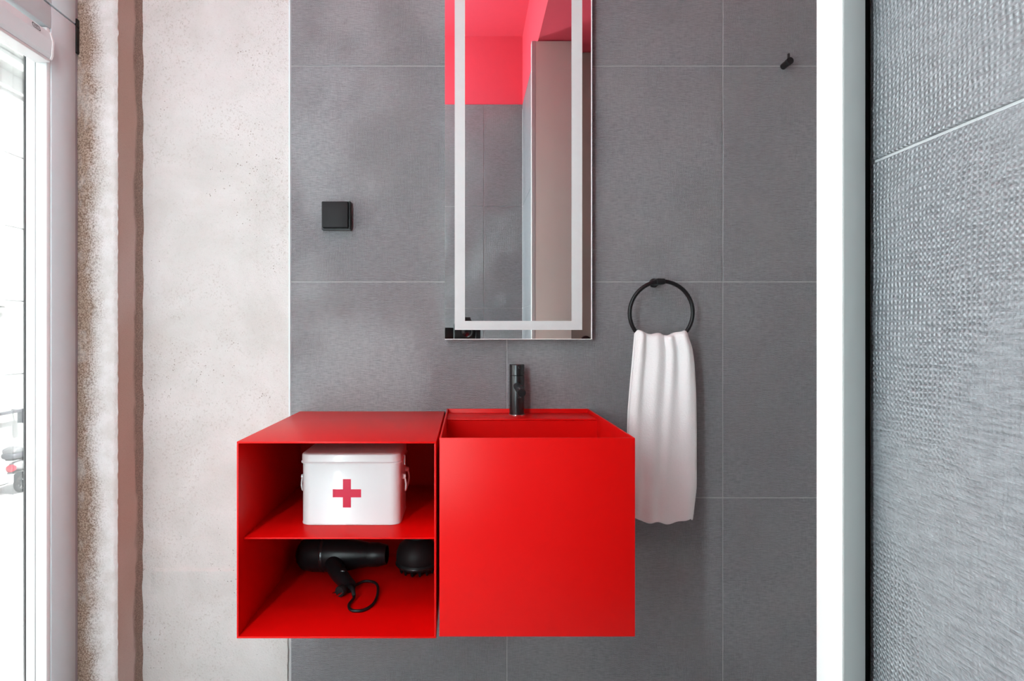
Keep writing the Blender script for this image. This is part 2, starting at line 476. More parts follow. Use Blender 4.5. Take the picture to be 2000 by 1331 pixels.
# --- short tiled wall at the right, its end board and jamb
YN = 0.493
wr = box('wall_right', XR + 0.010, 0.482, YB - 0.08, 0.505, FZ, 2.438, M['paintwall']); tag(wr, 'short right-hand wall of grey linen tiles close to the viewer', 'wall', kind='structure')
mk('grout_bed', bx(bmesh.new(), XR + 0.0022, XR + 0.0098, YB, YN, FZ, 2.438), M['grout'], wr)
for y0, y1 in ((-0.107, YN), (YB, -0.107)):
    for z0, z1 in zip(TZ[:-1], TZ[1:]): tile(wr, 'y', y0, y1, z0, z1, XR, 1)
box('end_board', 0.3182, 0.482, 0.506, 0.5155, FZ, 2.436, M['beige'], wr, 0.001)
tj = thing('trim_1', (0.31, 0.5, FZ), 'white door jamb at the end of the right tiled wall', 'jamb', kind='structure')
box('jamb_shaded_face', 0.3004, 0.3176, 0.4788, 0.4806, FZ, 2.437, M['jamb_shaded_face'], tj, 0.0004)  # thin plate that paints the jamb's camera side in its shaded grey
box('jamb_post', 0.300, 0.3176, 0.4807, 0.516, FZ, 2.437, M['jamb'], tj, 0.0008)
box('shadow_gap', 0.3180, XR + 0.0016, 0.4945, 0.5050, FZ, 2.437, M['soft_black'], tj)
bk = box('wall_right_bulkhead', XR, 1.40, YB - 0.08, Y1 + 0.0, 2.44, CZ, M['red_paint']); tag(bk, 'lowered red bulkhead above the beige end board, seen in the mirror', 'bulkhead', kind='structure')
wre = box('wall_right_end', 1.36, 1.40, 0.36, Y1 + 0.01, FZ, 2.438, M['paintwall']); tag(wre, 'white painted end wall past the towel', 'wall', kind='structure')
d2 = box('door_2', 0.4825, 1.36, 0.36, 0.40, FZ, 2.437, M['door']); tag(d2, 'brown-beige door beside the beige board, at the right edge of the mirror', 'door', kind='structure')
b = lathe(bmesh.new(), [(0.006, 0), (0.006, 0.03), (0.02, 0.034), (0.026, 0.045), (0.024, 0.058), (0.012, 0.066), (0, 0.067)], (0.562, 0.40, CAMZ - 0.045), (0, 1, 0), 24)
mk('door_knob', b, M['black'], d2, smooth=40)

# --- glazed front at the left
ZH = 1.83           # underside of the header
wl = thing('wall_left', (-1.03, 0.6, FZ), 'glazed street front of pale grey aluminium panels', 'wall', kind='structure')
box('upper_panel', -1.06, XL, 0.4, 1.4500, CAMZ + 0.789, CZ, M['alu'], wl, 0.0015)
box('upper_panel', -1.06, XL, YB, 0.398, CAMZ + 0.789, CZ, M['alu'], wl, 0.0015)
box('upper_panel', -1.06, XL, 1.4512, 1.540, CAMZ + 0.789, CZ, M['alu'], wl, 0.0015)
box('joint_backing', -1.06, XL - 0.008, YB, 1.5545, CAMZ + 0.780, CZ - 0.002, M['soft_black'], wl)
box('side_panel', -1.06, XL, YB - 0.02, -0.165, FZ, CAMZ + 0.784, M['alu'], wl)

d1 = thing('door_1', (-1.03, 0.6, FZ), 'glazed street door in a pale grey and white frame', 'door', kind='structure')
box('frame_post', -1.06, XL, 1.4500, 1.540, FZ, CAMZ + 0.7845, M['alu'], d1, 0.002)
box('frame_post', -1.06, XL, -0.16, -0.08, FZ, CAMZ + 0.7845, M['alu'], d1, 0.002)
box('frame_header', -1.06, XL, -0.0795, 1.4492, ZH, CAMZ + 0.7845, M['alu'], d1, 0.002)
box('frame_return', -1.06, XL - 0.0035, 1.5402, 1.5565, FZ, CZ, M['alu_blue'], d1)
hg = box('hinge', XL - 0.0036, XL + 0.0015, 1.5410, 1.5545, CAMZ + 0.715, CAMZ + 0.803, M['black'], d1, 0.001)
box('hinge_knuckle', XL - 0.001, XL + 0.0022, 1.5415, 1.554, CAMZ + 0.781, CAMZ + 0.7835, M['gun'], hg)
# white sash profiles, seen end on
box('guide_rail', -1.0285, XL - 0.0022, 1.436, 1.4498, FZ, ZH - 0.001, M['white_frame'], d1, 0.002)
box('rail_seal', -1.0306, -1.0287, 1.4405, 1.4498, FZ, ZH - 0.001, M['seal'], d1)
box('sash_stile', -1.0525, -1.0308, 1.436, 1.4498, FZ, ZH - 0.001, M['white_frame'], d1, 0.002)
box('glazing_seal', -1.0565, -1.0527, 1.4345, 1.4498, FZ, ZH - 0.001, M['seal'], d1)
box('sash_stile', -1.0525, -1.0308, -0.079, -0.03, FZ, ZH - 0.001, M['white_frame'], d1, 0.002)
box('sash_rail', -1.0525, -1.0308, -0.029, 1.4355, FZ, FZ + 0.07, M['white_frame'], d1, 0.002)
box('glass_pane', -1.0562, -1.0530, -0.0788, 1.4342, FZ, ZH - 0.002, M['glass'], d1)

# blind housing hung under the header
bc = thing('roller_blind_housing', (-0.99, 0.68, CAMZ + 0.66), 'white roller blind housing along the top of the glazed door', 'blind')
zt = CAMZ + 0.714; zb = CAMZ + 0.648
prism_pts = [(-1.028, zt), (-0.9995, zt), (-0.9905, zt - 0.003), (-0.985, zt - 0.0235), (-0.9865, zb + 0.009), (-0.990, zb), (-1.028, zb)]
b = bmesh.new(); prism(b, prism_pts, 'y', -0.076, 1.4300); mk('housing', b, M['cassette'], bc)
b = bmesh.new(); prism(b, [(x + 0.0015 if x > -1.0 else x, z) for x, z in prism_pts], 'y', 1.4302, 1.4355); mk('end_cap', b, M['white_frame'], bc)
box('bottom_bar', -1.026, -0.989, -0.074, 1.4298, zb - 0.0085, zb - 0.0008, M['white_frame'], bc, 0.002)
# small outlined emblem with three characters on the sloped front
em_c = Vector((-0.98775, 1.381, zt - 0.01325)); nrm = Vector((0.966, 0, 0.259)).normalized(); ub = Vector((0, -1, 0)) * -1; vb = nrm.cross(ub).normalized()
if vb.z < 0: vb = -vb
def em(u, v, h): return em_c + ub * u + vb * v + nrm * h
b = bmesh.new()
o_ = rrect(-0.0125, 0.0125, -0.0062, 0.0062, 0.0034); i_ = rrect(-0.0108, 0.0108, -0.0045, 0.0045, 0.0022)
A = [b.verts.new(em(u, v, 0.0006)) for u, v in o_]; B_ = [b.verts.new(em(u, v, 0.0006)) for u, v in i_]
for k in range(len(A)): b.faces.new([A[k], A[(k + 1) % len(A)], B_[(k + 1) % len(A)], B_[k]])
emb = mk('emblem', b, M['black_plastic'], bc)
fc = bpy.data.curves.new('emblem_text', 'FONT'); fc.body = 'ASD'; fc.size = 0.0085; fc.align_x = 'CENTER'; fc.align_y = 'CENTER'
fo = bpy.data.objects.new('emblem_text_tmp', fc); C.objects.link(fo)
bpy.context.view_layer.update()
me = bpy.data.meshes.new_from_object(fo.evaluated_get(bpy.context.evaluated_depsgraph_get()))
bpy.data.objects.remove(fo, do_unlink=True)
b = bmesh.new(); b.from_mesh(me)
for v in b.verts: v.co = em(v.co.x, v.co.y, 0.0007)
mk('lettering', b, M['black_plastic'], emb)

# ------------------------------------------------------------------ added fill light: unseen globe lamp (above the view, lights the sink wall)
LX, LY, LZ = -0.60, 0.22, 2.56
lp = thing('ceiling_fill_lamp', (LX, LY, CZ), 'unseen opal globe lamp added as fill light under the red ceiling', 'lamp')
t_ = NT('fill_globe_glow'); t_.set(Base_Color=(0.9, 0.9, 0.9), Roughness=0.4); t_.b.inputs['Emission Color'].default_value = (0.72, 0.98, 1.0, 1); t_.b.inputs['Emission Strength'].default_value = 18.0
M['opal'] = t_.m
mk('ceiling_rose', lathe(bmesh.new(), [(0, 0), (0.05, 0), (0.05, 0.012), (0.02, 0.022), (0, 0.022)], (LX, LY, CZ - 0.0005), (0, 0, -1), 24), M['black'], lp, smooth=35)
mk('stem', tube(bmesh.new(), [(LX, LY, CZ - 0.022), (LX, LY, LZ + 0.112)], 0.006, 10), M['black'], lp, smooth=40)
mk('globe', lathe(bmesh.new(), [(0.11 * math.sin(a), 0.11 * math.cos(a)) for a in [math.pi * k / 16 for k in range(17)]], (LX, LY, LZ), (0, 0, 1), 24), M['opal'], lp, smooth=True)

# added frontal fill: unseen upright tube lamp on the wall opposite the sink
UX, UY = -0.66, YB + 0.06
tl = thing('wall_fill_tube', (UX, YB, 0.6), 'unseen upright opal tube lamp added as fill light on the wall opposite the sink', 'lamp')
t_ = NT('fill_tube_glow'); t_.set(Base_Color=(0.9, 0.9, 0.9), Roughness=0.4); t_.b.inputs['Emission Color'].default_value = (0.84, 0.985, 1.0, 1); t_.b.inputs['Emission Strength'].default_value = 25.0
mk('tube', tube(bmesh.new(), [(UX, UY, 0.60), (UX, UY, 2.05)], 0.026, 20), t_.m, tl, smooth=40)
for z in (0.572, 2.05):
    c_ = mk('end_cap', tube(bmesh.new(), [(UX, UY, z), (UX, UY, z + 0.028)], 0.029, 20), M['black'], tl, smooth=40)
    box('bracket', UX - 0.012, UX + 0.012, YB + 0.0005, UY - 0.027, z + 0.004, z + 0.024, M['black'], c_)

# ------------------------------------------------------------------ mirror
YM = 1.640
mr = thing('wall_mirror', (0.1417, Y1, CAMZ - 0.021), 'tall frameless wall mirror with a frosted white border above the red basin', 'mirror')
MX0, MX1, MZ0, MZ1 = -0.0587, 0.342, CAMZ - 0.021, CAMZ + 0.985
box('backing', MX0 + 0.004, MX1 - 0.004, YM + 0.005, Y1 - 0.0002, MZ0 + 0.004, MZ1 - 0.004, M['alu'], mr)
mgl = box('mirror_glass', MX0, MX1, YM, YM + 0.0048, MZ0, MZ1, M['mirror'], mr)
for nm, a in (('polished_edge', (MX1 - 0.0022, MX1 + 0.0004, MZ0, MZ1)), ('polished_edge', (MX0, MX1 - 0.0024, MZ0 - 0.0006, MZ0 + 0.0010))):
    box(nm, a[0], a[1], YM - 0.0006, YM + 0.0045, a[2], a[3], M['white_frame'], mgl)
FX = (-0.032, -0.004, 0.2865, 0.3155); fz0, fz1 = CAMZ + 0.0045, CAMZ + 0.029
ft0, ft1 = MZ1 - 0.050, MZ1 - 0.0255
for a in ((FX[0], FX[1], fz1 + 0.00005, ft0 - 0.00005), (FX[2], FX[3], fz1 + 0.00005, ft0 - 0.00005), (FX[0], FX[3], fz0, fz1), (FX[0], FX[3], ft0, ft1)):
    box('frosted_strip', a[0], a[1], YM - 0.0007, YM - 0.0001, a[2], a[3], M['frost'], mr)

# ------------------------------------------------------------------ red shelf cube
YF = 1.210
S = 0.0040
X0, X1, Z0, Z1 = -0.4624, -0.0608, CAMZ - 0.6180, CAMZ - 0.2214
su = thing('shelf_cube', ((X0 + X1) / 2, Y1, Z0), 'open red metal shelf cube left of the basin, holding the first-aid tin', 'shelf')
box('top_panel', X0, X1, YF, Y1 - 0.0005, Z1 - S, Z1, M['red'], su, 0.0012)
box('bottom_panel', X0, X1, YF, Y1 - 0.0005, Z0, Z0 + S, M['red'], su, 0.0012)
box('side_panel', X0, X0 + S, YF + 0.0002, Y1 - 0.0005, Z0 + S, Z1 - S, M['red'], su, 0.0010)
box('side_panel', X1 - S, X1, YF + 0.0002, Y1 - 0.0005, Z0 + S, Z1 - S, M['red'], su, 0.0010)
box('back_panel', X0 + S, X1 - S, Y1 - 0.006, Y1 - 0.002, Z0 + S, Z1 - S, M['red'], su)
ZS = CAMZ - 0.4235
box('middle_shelf', X0 + S, X1 - S, YF + 0.026, Y1 - 0.0062, ZS - 0.0035, ZS, M['red'], su, 0.0010)

# ------------------------------------------------------------------ red basin cube
BX0, BX1, BZ0, BZ1 = -0.0545, 0.3395, CAMZ - 0.6145, CAMZ - 0.2140
ba = thing('basin_cube', ((BX0 + BX1) / 2, Y1, BZ0), 'red cube-shaped metal washbasin with a sunken trough under the mirror', 'washbasin')
box('front_panel', BX0, BX1, YF, YF + S, BZ0, BZ1, M['red'], ba, 0.0014)
box('side_panel', BX0, BX0 + S, YF + S, Y1 - 0.0005, BZ0, BZ1, M['red'], ba, 0.0012)
box('side_panel', BX1 - S, BX1, YF + S, Y1 - 0.0005, BZ0, BZ1, M['red'], ba, 0.0012)
box('back_upstand', BX0 + S, BX1 - S, Y1 - 0.0045, Y1 - 0.0005, BZ0, BZ1, M['red'], ba, 0.0012)
ZD = BZ1 - 0.011; YD = 1.548
box('tap_deck', BX0 + S, BX1 - S, YD, Y1 - 0.0047, ZD - 0.004, ZD, M['red'], ba, 0.0015)
box('trough_back', BX0 + S, BX1 - S, YD, YD + S, ZD - 0.115, ZD - 0.0041, M['red'], ba)
box('bottom_panel', BX0 + S, BX1 - S, YF + S, Y1 - 0.0047, BZ0, BZ0 + S, M['red'], ba)
tf = box('trough_floor', BX0 + S, BX1 - S, YF + S, YD, ZD - 0.119, ZD - 0.115, M['red'], ba)
b = lathe(bmesh.new(), [(0, 0.0005), (0.006, 0.0005), (0.0065, 0.003), (0.028, 0.003), (0.031, 0.0)], (0.1425, 1.40, ZD - 0.1148), (0, 0, 1), 28)
mk('drain', b, M['black'], tf, smooth=40)

# ------------------------------------------------------------------ tap
fx, fy = 0.1365, 1.628
fa = thing('basin_tap', (fx, fy, ZD), 'slim black cylindrical tap standing on the red basin', 'tap')
zt_ = CAMZ - 0.0885
mk('base_ring', lathe(bmesh.new(), [(0, 0.0002), (0.0222, 0.0002), (0.0222, 0.002), (0.0205, 0.0028)], (fx, fy, ZD), n=40), M['chrome'], fa, smooth=35)
mk('body', lathe(bmesh.new(), [(0, 0.003), (0.0202, 0.003), (0.0202, zt_ - ZD - 0.0305), (0.0195, zt_ - ZD - 0.0298), (0, zt_ - ZD - 0.0298)], (fx, fy, ZD), n=40), M['gun'], fa, smooth=35)
cap = mk('rotating_cap', lathe(bmesh.new(), [(0, 0), (0.0195, 0), (0.0203, 0.0008), (0.0203, 0.0275), (0.0190, 0.0292), (0, 0.0292)], (fx, fy, zt_ - 0.0292), n=40), M['gun'], fa, smooth=35)
mk('lever_pin', tube(bmesh.new(), [(fx + 0.004, fy - 0.014, zt_ - 0.008), (fx + 0.006, fy - 0.036, zt_ - 0.006)], 0.0035, 14), M['black'], cap, smooth=40)
spz = CAMZ - 0.146
sp_ = mk('spout', lathe(bmesh.new(), [(0.0105, 0.015), (0.0105, 0.142), (0.0098, 0.1432), (0, 0.1432)], (fx, fy, spz), (0, -1, -0.04), n=32), M['black'], fa, smooth=35)
mk('aerator', lathe(bmesh.new(), [(0.0085, -0.012), (0.0085, 0.011), (0.007, 0.012), (0, 0.012)], (fx, fy - 0.127, spz - 0.008), (0, 0, -1), n=24), M['black'], sp_, smooth=35)

# ------------------------------------------------------------------ towel ring and towel
RC = Vector((0.522, 1.612, CAMZ + 0.0500)); RR = 0.0845
tr = thing('towel_ring', (RC.x, Y1, CAMZ + 0.13), 'round black towel ring right of the mirror', 'towel ring')
mk('ring', tube(bmesh.new(), [(RC.x + RR * math.sin(a), RC.y - 0.004 * math.cos(a), RC.z + RR * math.cos(a)) for a in [2 * math.pi * k / 64 for k in range(64)]], 0.0054, 14, closed=True), M['black'], tr, smooth=True)
mz = RC.z + RR
mk('wall_mount', lathe(bmesh.new(), [(0, 0), (0.0125, 0), (0.0125, 0.006), (0.0085, 0.0085), (0.0085, 0.040), (0, 0.040)], (RC.x - 0.003, Y1, mz), (0, -1, 0), 28), M['black'], tr, smooth=35)
box('ring_clamp', RC.x - 0.0155, RC.x + 0.0075, RC.y - 0.0125, RC.y + 0.018, mz - 0.0085, mz + 0.0072, M['black'], tr, 0.003)

def interp(tab, t):
    for (a, va), (b_, vb_) in zip(tab[:-1], tab[1:]):
        if t <= b_:
            k = (t - a) / (b_ - a); k = max(0, min(1, k)); return va + (vb_ - va) * k
    return tab[-1][1]
def towel_mesh():
    bm = bmesh.new(); NU = 64; rows = []
    LF = 0.487; LB = 0.432
    left = [(0, 0.4520), (0.06, 0.4470), (0.12, 0.4415), (0.20, 0.4350), (0.27, 0.4330), (0.38, 0.4340), (0.49, 0.4370)]
    right = [(0, 0.5900), (0.03, 0.6010), (0.07, 0.6065), (0.16, 0.6110), (0.28, 0.6120), (0.40, 0.6115), (0.49, 0.6010)]
    rightb = [(0, 0.5900), (0.03, 0.6010), (0.07, 0.6065), (0.16, 0.6100), (0.28, 0.6130), (0.36, 0.6165), (0.49, 0.6170)]
    vals = [('f', s) for s in [LF * (1 - k / 60) for k in range(60)]] + [('t', a) for a in [math.pi * k / 8 for k in range(9)]] + [('b', s) for s in [LB * (k + 1) / 50 for k in range(50)]]
    for kind, s in vals:
        row = []
        for i in range(NU + 1):
            u = i / NU
            sv = s if kind != 't' else 0.0
            xl = interp(left, sv); xr = interp(right if kind == 'f' else rightb, sv)
            x = xl + (xr - xl) * u
            # the ring's lower arc lifts the corners; bunched cloth fills the middle
            xt = 0.452 + 0.138 * u
            arc = RC.z - math.sqrt(max(1e-6, RR * RR - min(abs(xt - RC.x), RR * 0.93) ** 2))
            ztop = arc * 0.42 + (CAMZ - 0.0085) * 0.58 + 0.0040 * math.sin(u * 17.0 + 0.6) * (1 - abs(2 * u - 1)) - 0.012 * max(0, (abs(u - 0.5) - 0.455) / 0.045)
            top_k = math.exp(-sv / 0.16); low_k = 1 - top_k
            f = 0.0125 * math.exp(-((u - 0.09) / 0.06) ** 2) * (0.9 * top_k + 0.35)
            f += 0.012 * math.exp(-((u - 0.36 + 0.10 * sv) / 0.085) ** 2) * (top_k * 0.9 + 0.45)
            f += 0.011 * math.exp(-((u - 0.62 + 0.25 * sv) / 0.06) ** 2) * (top_k * 1.1 + 0.15)
            f += 0.014 * math.exp(-((u - 0.88) / 0.09) ** 2) * (top_k * 0.6 + 0.5)
            f += 0.0025 * math.sin(u * 31 + sv * 6) * top_k
            f += 0.003 * noise.noise(Vector((u * 4, sv * 9, 3.0)))
            gap = 0.0115 + 0.0025 * low_k
            edge_r = 0.008 * (max(0, abs(2 * u - 1) - 0.90) / 0.10) ** 2
            if kind == 'f':
                y = RC.y - gap - f + edge_r; z = ztop - sv + 0.004 * math.sin(u * 3) * (sv / LF) * -1
            elif kind == 't':
                r = gap; c_ = math.cos(s)
                y = RC.y - r * c_ - f * (0.5 + 0.5 * c_) + edge_r * c_; z = ztop + 0.0095 * math.sin(s)
            else:
                y = RC.y + gap + 0.35 * 0.003 * noise.noise(Vector((u * 5, sv * 8, 9))) - edge_r; z = ztop - sv
            row.append(bm.verts.new((x, y, z)))
        rows.append(row)
    for r0, r1 in zip(rows[:-1], rows[1:]):
        for i in range(NU): bm.faces.new([r0[i], r0[i + 1], r1[i + 1], r1[i]])
    return bm
tw = mk('hand_towel', towel_mesh(), M['towel'], None, smooth=True)
tag(tw, 'white terry hand towel folded over the black ring', 'towel')
sm = tw.modifiers.new('thickness', 'SOLIDIFY'); sm.thickness = 0.006; sm.offset = 0
ss = tw.modifiers.new('smooth', 'SUBSURF'); ss.levels = 1; ss.render_levels = 1

# ------------------------------------------------------------------ hook and switch
hk = thing('wall_hook', (0.881, Y1, CAMZ + 0.737), 'small black robe hook at the top right on the tiles', 'hook')
mk('peg', lathe(bmesh.new(), [(0, 0), (0.0088, 0), (0.0088, 0.0345), (0.0078, 0.0355), (0, 0.0355)], (0.8795, Y1, CAMZ + 0.7365), (0, -1, 0), 28), M['black'], hk, smooth=35)
mk('end_disc', lathe(bmesh.new(), [(0, 0.026), (0.0098, 0.026), (0.0098, 0.0358), (0.0088, 0.0370), (0, 0.0370)], (0.8795, Y1, CAMZ + 0.7365), (0, -1, 0), 28), M['black'], hk, smooth=35)
mk('upturned_pin', tube(bmesh.new(), [(0.8775, Y1 - 0.0315, CAMZ + 0.742), (0.8775, Y1 - 0.0315, CAMZ + 0.757)], 0.0034, 14), M['black'], hk, smooth=40)

sw = thing('light_switch', (-0.3580, Y1, CAMZ + 0.28), 'square black light switch on the grey tile left of the mirror', 'switch')
cx, cz = -0.3580, CAMZ + 0.3190
fr = mk('frame', prism(bmesh.new(), rrect(cx - 0.0405, cx + 0.0405, cz - 0.0395, cz + 0.0395, 0.003), 'y', Y1 - 0.0002, Y1 - 0.014), M['black_plastic'], sw)
b = bmesh.new(); bx(b, cx - 0.0365, cx + 0.0345, Y1 - 0.0290, Y1 - 0.0142, cz - 0.0345, cz + 0.0365, 0.0022)
mk('rocker', b, M['soft_black'], sw, smooth=35)
box('side_lip', cx + 0.0352, cx + 0.0400, Y1 - 0.0235, Y1 - 0.0142, cz - 0.0385, cz + 0.038, M['black_plastic'], sw, 0.0015)

# ------------------------------------------------------------------ first-aid tin
TX0, TX1, TY0, TY1, TZ0 = -0.3620, -0.1450, 1.314, 1.462, ZS
ft = thing('first_aid_tin', ((TX0 + TX1) / 2, (TY0 + TY1) / 2, TZ0), 'white metal first-aid tin with a red cross on the red shelf', 'tin')
def ring_loft(bm, levels, r):
    rs = []
    for (gx, z) in levels:
        rs.append([bm.verts.new((x, y, z)) for x, y in rrect(TX0 - gx, TX1 + gx, TY0 - gx, TY1 + gx, r + gx, 6)])
    n = len(rs[0])
    for a, c in zip(rs[:-1], rs[1:]):
        for k in range(n): bm.faces.new([a[k], a[(k + 1) % n], c[(k + 1) % n], c[k]])
    bm.faces.new(rs[0][::-1]); bm.faces.new(rs[-1])
    return bm
hb = 0.139
mk('body', ring_loft(bmesh.new(), [(-0.0015, TZ0), (0.0008, TZ0 + 0.001), (0.0010, TZ0 + 0.0035), (0, TZ0 + 0.005), (0, TZ0 + hb)], 0.022), M['white_enamel'], ft, smooth=35)
zl = TZ0 + hb - 0.004
lid = mk('lid', ring_loft(bmesh.new(), [(0.0006, zl), (0.0034, zl - 0.0005), (0.0040, zl + 0.002), (0.0022, zl + 0.004), (0.0018, zl + 0.0165), (0.0005, zl + 0.0195), (-0.003, zl + 0.0212), (-0.010, zl + 0.0218)], 0.022), M['white_enamel'], ft, smooth=35)
ccx, ccz = -0.2610, CAMZ - 0.3535; A_, Wd = 0.0310, 0.0088
b = bmesh.new()
prism(b, [(ccx - Wd, ccz - A_), (ccx + Wd, ccz - A_), (ccx + Wd, ccz - Wd), (ccx + A_, ccz - Wd), (ccx + A_, ccz + Wd), (ccx + Wd, ccz + Wd), (ccx + Wd, ccz + A_), (ccx - Wd, ccz + A_), (ccx - Wd, ccz + Wd), (ccx - A_, ccz + Wd), (ccx - A_, ccz - Wd), (ccx - Wd, ccz - Wd)], 'y', TY0 - 0.0005, TY0 - 0.0001)
mk('red_cross', b, M['cross'], ft)
for sgn, xs in ((-1, TX0), (1, TX1)):
    yc = (TY0 + TY1) / 2; zc_ = TZ0 + 0.098
    h = mk('carry_handle', tube(bmesh.new(), spline([(xs + sgn * 0.006, yc - 0.036, zc_), (xs + sgn * 0.009, yc - 0.034, zc_ - 0.018), (xs + sgn * 0.007, yc - 0.026, zc_ - 0.034), (xs + sgn * 0.007, yc + 0.026, zc_ - 0.034), (xs + sgn * 0.009, yc + 0.034, zc_ - 0.018), (xs + sgn * 0.006, yc + 0.036, zc_)], 6), 0.0021, 8), M['white_enamel'], ft, smooth=True)
    for yy in (yc - 0.036, yc + 0.036):
        mk('pivot_knob', lathe(bmesh.new(), [(0, 0), (0.006, 0), (0.006, 0.004), (0.0045, 0.0085), (0, 0.0095)], (xs, yy, zc_), (sgn, 0, 0), 14), M['white_enamel'], h, smooth=40)
    lt = mk('lid_latch', bx(bmesh.new(), xs + (sgn - 1) / 2 * 0.005, xs + (sgn + 1) / 2 * 0.005, yc - 0.010, yc + 0.010, zl - 0.018, zl + 0.006, 0.0012), M['chrome'], ft, smooth=40)

# ------------------------------------------------------------------ hair dryer with cord, diffuser
FZs = Z0 + S
hd = thing('hair_dryer', (-0.31, 1.52, FZs), 'black hair dryer with its cord lying on the lower shelf', 'hair dryer')
ax = Vector((1, -0.10, 0.03)).normalized(); o0 = Vector((-0.425, 1.545, FZs + 0.0425))
mk('barrel', lathe(bmesh.new(), [(0.030, 0), (0.038, 0.010), (0.0425, 0.035), (0.043, 0.080), (0.040, 0.120), (0.032, 0.165), (0.0285, 0.185), (0.024, 0.186), (0.024, 0.15)], o0, ax, 32), M['black_plastic'], hd, smooth=50)
nz = mk('nozzle', lathe(bmesh.new(), [(0.0290, 0.178), (0.0300, 0.182), (0.0290, 0.205), (0.0240, 0.225), (0.0215, 0.225), (0.0215, 0.19)], o0, ax, 32), M['black_plastic'], hd, smooth=50)
gr = mk('rear_grille', lathe(bmesh.new(), [(0, -0.008), (0.016, -0.007), (0.028, -0.001), (0.030, 0.003)], o0, ax, 32), M['black'], hd, smooth=50)
for k in range(3):
    mk('grille_ring', lathe(bmesh.new(), [(0.008 + k * 0.007, -0.0085 + k * 0.0016), (0.010 + k * 0.007, -0.0085 + k * 0.0018), (0.010 + k * 0.007, -0.004)], o0, ax, 24), M['gun'], gr, smooth=50)
mk('chrome_band', lathe(bmesh.new(), [(0.0432, 0.060), (0.0436, 0.062), (0.0436, 0.066), (0.0430, 0.068)], o0, ax, 32), M['gun'], hd, smooth=50)
hp = [Vector((-0.335, 1.515, FZs + 0.036)), Vector((-0.318, 1.475, FZs + 0.028)), Vector((-0.295, 1.440, FZs + 0.0205)), Vector((-0.272, 1.410, FZs + 0.0158))]
hs = spline(hp, 6); hdl = mk('handle', tube(bmesh.new(), hs, [0.024 - 0.009 * i / (len(hs) - 1) for i in range(len(hs))], 20), M['black_plastic'], hd, smooth=50)
mk('power_switch', bx(bmesh.new(), -0.302, -0.290, 1.437, 1.451, FZs + 0.038, FZs + 0.0425, 0.0015), M['gun'], hdl, smooth=40)
crd = spline([(-0.272, 1.410, FZs + 0.0158), (-0.262, 1.395, FZs + 0.014), (-0.256, 1.370, FZs + 0.008), (-0.262, 1.340, FZs + 0.0042), (-0.250, 1.316, FZs + 0.0036), (-0.225, 1.318, FZs + 0.0036), (-0.208, 1.350, FZs + 0.0036), (-0.206, 1.400, FZs + 0.006), (-0.216, 1.440, FZs + 0.010), (-0.245, 1.455, FZs + 0.010), (-0.272, 1.432, FZs + 0.006), (-0.287, 1.405, FZs + 0.010)], 8)
mk('cord', tube(bmesh.new(), crd, 0.0034, 10), M['black'], hd, smooth=True)
mk('cord_sleeve', tube(bmesh.new(), [(-0.272, 1.410, FZs + 0.0158), (-0.264, 1.398, FZs + 0.0155), (-0.257, 1.375, FZs + 0.0095)], [0.0065, 0.0055, 0.0042], 12), M['soft_black'], hd, smooth=True)
pa = Vector((-0.285, 1.407, FZs + 0.0125)); pdv = Vector((-0.42, -0.88, 0.0)).normalized()
pg = mk('plug', lathe(bmesh.new(), [(0, -0.004), (0.006, -0.003), (0.012, 0.006), (0.0125, 0.018), (0.0115, 0.020), (0, 0.020)], pa, pdv, 20), M['soft_black'], hd, smooth=45)
sd_ = pdv.cross(Vector((0, 0, 1)))
for s in (-1, 1):
    q = pa + pdv * 0.020 + sd_ * 0.0078 * s
    mk('plug_pin', tube(bmesh.new(), [q, q + pdv * 0.014, q + pdv * 0.0175], [0.0021, 0.0021, 0.0012], 10), M['chrome'], pg, smooth=40)

df = thing('diffuser_bowl', (-0.125, 1.52, FZs), 'round black hair dryer diffuser at the right of the lower shelf', 'diffuser')
dc = (-0.126, 1.545, FZs)
mk('bowl', lathe(bmesh.new(), [(0.050, 0.014), (0.0545, 0.018), (0.0550, 0.023), (0.0520, 0.027), (0.0540, 0.031), (0.0530, 0.050), (0.046, 0.068), (0.030, 0.080), (0.022, 0.084), (0.022, 0.100), (0.019, 0.100), (0.019, 0.08)], dc, (0, 0, 1), 40), M['soft_black'], df, smooth=45)
mk('rim_band', lathe(bmesh.new(), [(0.0552, 0.0185), (0.0562, 0.0200), (0.0562, 0.0215), (0.0552, 0.0228)], dc, (0, 0, 1), 40), M['gun'], df, smooth=45)
mk('tooth_plate', lathe(bmesh.new(), [(0, 0.016), (0.050, 0.0155), (0.050, 0.0138), (0, 0.0138)], dc, (0, 0, 1), 32), M['black_plastic'], df, smooth=45)
for k in range(14):
    a = 2 * math.pi * k / 14; px, py = dc[0] + 0.043 * math.cos(a), dc[1] + 0.043 * math.sin(a)
    mk('tooth', tube(bmesh.new(), [(px, py, FZs + 0.0142), (px, py, FZs + 0.004), (px, py, FZs + 0.0002)], [0.0045, 0.0035, 0.0018], 8), M['black_plastic'], df, smooth=45)

